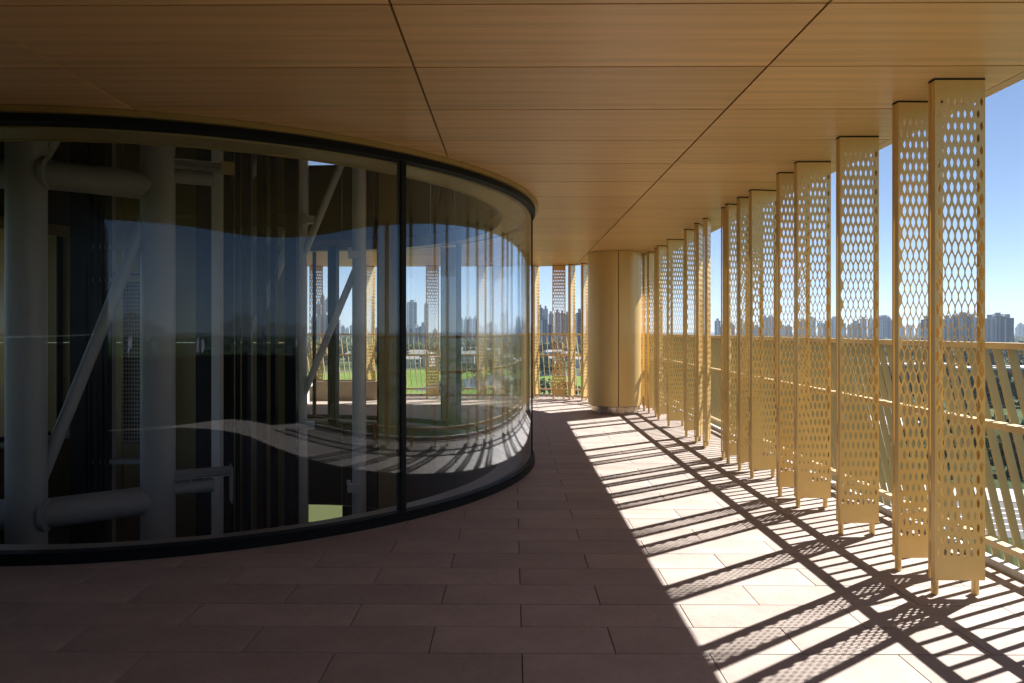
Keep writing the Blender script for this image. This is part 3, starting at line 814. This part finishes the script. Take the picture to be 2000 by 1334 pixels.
# towers of the skyline
def tower(u0, u1, vt, dist, m, label, group='towers on the skyline', crown=0):
    w = (u1 - u0) * dist / F; x = ((u0 + u1) / 2 - 1000) / F * dist; h = EYE + (VH - vt) / F * dist - ZG
    d = max(12, w * .8)
    t = empty('tower', (x, dist + d / 2, ZG), 0); tag(t, label, 'tower', group)
    t.rotation_euler = (0, 0, random.uniform(-.12, .12) - math.atan2(x, dist) * .35)
    box1('tower_body', M[m], t, -w / 2, w / 2, -d / 2, d / 2, 0, h)
    box1('side_bay', M['tower_white' if m != 'tower_white' else 'tower_grey'], t, -w * .5 - .8, -w * .28, -d / 2 - 1.2, -d / 2 - .03, 0, h * .965)
    box1('side_bay', M['tower_grey' if m != 'tower_grey' else 'tower_dark'], t, w * .18, w * .42, -d / 2 - 1.0, -d / 2 - .03, 0, h * .975)
    box1('roof_house', M['grey'], t, -w * .22, w * .2, -d * .25, d * .25, h + .02, h + 5)
    if crown:
        for sx in (-1, 1): box1('crown_fin', M['white'], t, sx * w * .36 - .8, sx * w * .36 + .8, -d * .4, d * .4, h + .02, h + crown)
T = [(792, 811, 590, 1500, 'tower_grey', 'slender grey tower with open crown seen through the glass', 7), (827, 834, 593, 1700, 'tower_grey', 'thin tower half behind the broad fin in the glass', 0), (723, 728, 578, 1900, 'tower_grey', 'needle thin tower left of the bronze post', 0),
     (615, 623, 594, 1700, 'tower_grey', 'shorter tower left in the cluster between pale tubes', 0), (623, 631, 577, 1750, 'tower_white', 'tallest tower of the cluster between pale tubes', 0), (632, 641, 584, 1700, 'tower_grey', 'tower with pale top right in the cluster between pale tubes', 0),
     (606, 617, 618, 1300, 'tower_white', 'broad pale block at the left foot of the tower cluster', 0), (618, 640, 615, 1300, 'tower_grey', 'wide block at the middle foot of the tower cluster', 0), (646, 660, 625, 1300, 'tower_grey', 'block beside the slim diagonal tube', 0),
     (893, 902, 622, 1400, 'tower_grey', 'leftmost slab of the even row right of the olive post', 0), (904, 911, 624, 1420, 'tower_white', 'second slab of the even row right of the olive post', 0), (912, 920, 623, 1400, 'tower_grey', 'third slab of the even row right of the olive post', 0), (921, 930, 622, 1420, 'tower_white', 'last slab of the even row right of the olive post', 0),
     (950, 962, 631, 2400, 'tower_grey', 'hazy low tower between two turned fins in the glass', 0), (975, 985, 613, 1600, 'tower_grey', 'stepped tower near the right rim of the glass', 0), (986, 990, 605, 1650, 'tower_grey', 'thin taller tower near the right rim of the glass', 0),
     (1010, 1017, 620, 1300, 'tower_dark', 'dark tower at the rim of the glass', 0), (1024, 1032, 622, 1300, 'tower_dark', 'dark tower behind the glass edge', 0),
     (1049, 1058.5, 601, 1100, 'tower_grey', 'left one of the twin tall towers beside the glass edge', 0), (1059.5, 1069, 603, 1120, 'tower_white', 'right one of the twin tall towers beside the glass edge', 0), (1055, 1067, 624, 900, 'tower_grey', 'lower block in front of the twin tall towers', 0), (1069, 1079, 613, 1300, 'tower_grey', 'tower just left of the broad far fin', 0),
     (1068, 1079, 634, 850, 'tower_dark', 'dark low block just left of the broad far fin', 0), (1082, 1092, 610, 1150, 'tower_grey', 'tower seen through the holes of the broad far fin', 0), (1093, 1101, 612, 1150, 'tower_dark', 'darker tower seen through the holes of the broad far fin', 0), (1102, 1110, 614, 1200, 'tower_grey', 'tower right of the broad far fin', 0), (1124, 1137, 611, 800, 'tower_dark', 'dark tower filling the gap beside the round column', 0),
     (1716, 1735, 620, 1500, 'tower_grey', 'bluish tower right of the third fin', 4), (1736, 1744, 628, 1600, 'tower_white', 'pale slab leaning on the bluish tower', 0), (1802, 1816, 624, 950, 'tower_dark', 'first dark tower seen through the second fin', 0), (1843, 1856, 623, 950, 'tower_white', 'pale sided tower seen through the nearest fin', 0), (1857, 1868, 621, 960, 'tower_dark', 'dark tower left in the nearest fin', 0), (1869, 1891, 617, 950, 'tower_grey', 'widest tower seen through the nearest fin', 3), (1893, 1906, 620, 950, 'tower_white', 'narrow pale tower right in the nearest fin', 0),
     (1926, 1938, 622, 900, 'tower_white', 'left tower of the three right of the nearest fin', 0), (1939, 1957, 618, 900, 'tower_grey', 'middle and tallest tower of the three right of the nearest fin', 3), (1958, 1975, 621, 900, 'tower_dark', 'right dark tower of the three right of the nearest fin', 0), (1979, 1983, 640, 2600, 'tower_grey', 'tiny lone tower on the horizon at the far right', 0)]
for a in T: tower(*a[:6], crown=a[6])
rnd = random.Random(9)
u = 1395
while u < 1715:
    w_ = rnd.uniform(6, 15); tower(u, u + w_, rnd.uniform(618, 640), rnd.uniform(1500, 2300), rnd.choice(['tower_white', 'tower_grey', 'tower_white']), 'hazy pale tower on the skyline behind the perforated fins', 'hazy skyline towers'); u += w_ + rnd.uniform(-1, 6)
for (a, b) in ((640, 780), (790, 1030), (1145, 1260), (1745, 2060)):
    u = a
    while u < b:
        w_ = rnd.uniform(5, 12); tower(u, u + w_, rnd.uniform(633, 645), rnd.uniform(2000, 2900), rnd.choice(['tower_white', 'tower_grey']), 'low hazy block on the horizon', 'low blocks on the horizon'); u += w_ + rnd.uniform(0, 14)
# low white apartment blocks
for i, (u0, u1, vt) in enumerate([(788, 800, 641), (801, 813, 640), (815, 833, 637)]):
    tower(u0, u1, vt, 900, 'tower_white', ['low white block left under the slender grey tower', 'low white block right under the slender grey tower', 'white block with peaked roof left of the broad fin in the glass'][i])
# town behind the camera, met only in the reflections
for i in range(18):
    a = R_(rnd.uniform(225, 320)); r = rnd.uniform(500, 1500); wd = rnd.uniform(12, 26); h = rnd.uniform(8, 30)
    t = empty('town_block', (r * math.cos(a), r * math.sin(a), ZG), rnd.uniform(0, 3)); tag(t, 'small town block mirrored in the curved glass', 'building', 'town mirrored in the glass')
    box1('wall', M[rnd.choice(['tower_white', 'tower_grey', 'concrete'])], t, -wd / 2, wd / 2, -wd / 3, wd / 3, 0, h)
    box1('roof', M['grey'], t, -wd / 2 - .3, wd / 2 + .3, -wd / 3 - .3, wd / 3 + .3, h + .02, h + 1)
# ------------------------------------------------------------------ air
HAZE = 1.2e-4
hz = MB(); hz.box(-7500, 7500, -7500, 7500, ZG - 3.5, 260); ho = hz.build('haze', None); tag(ho, 'pale blue summer haze over the whole view', 'haze', kind='stuff')
hm = bpy.data.materials.new('haze'); hm.use_nodes = True; hm.node_tree.nodes.clear()
ov = hm.node_tree.nodes.new('ShaderNodeOutputMaterial'); pv = hm.node_tree.nodes.new('ShaderNodeVolumePrincipled')
pv.inputs['Color'].default_value = (.64, .79, 1.0, 1); pv.inputs['Density'].default_value = HAZE; pv.inputs['Anisotropy'].default_value = .2
hm.node_tree.links.new(pv.outputs[0], ov.inputs['Volume']); ho.data.materials.append(hm)
ho.display_type = 'WIRE'
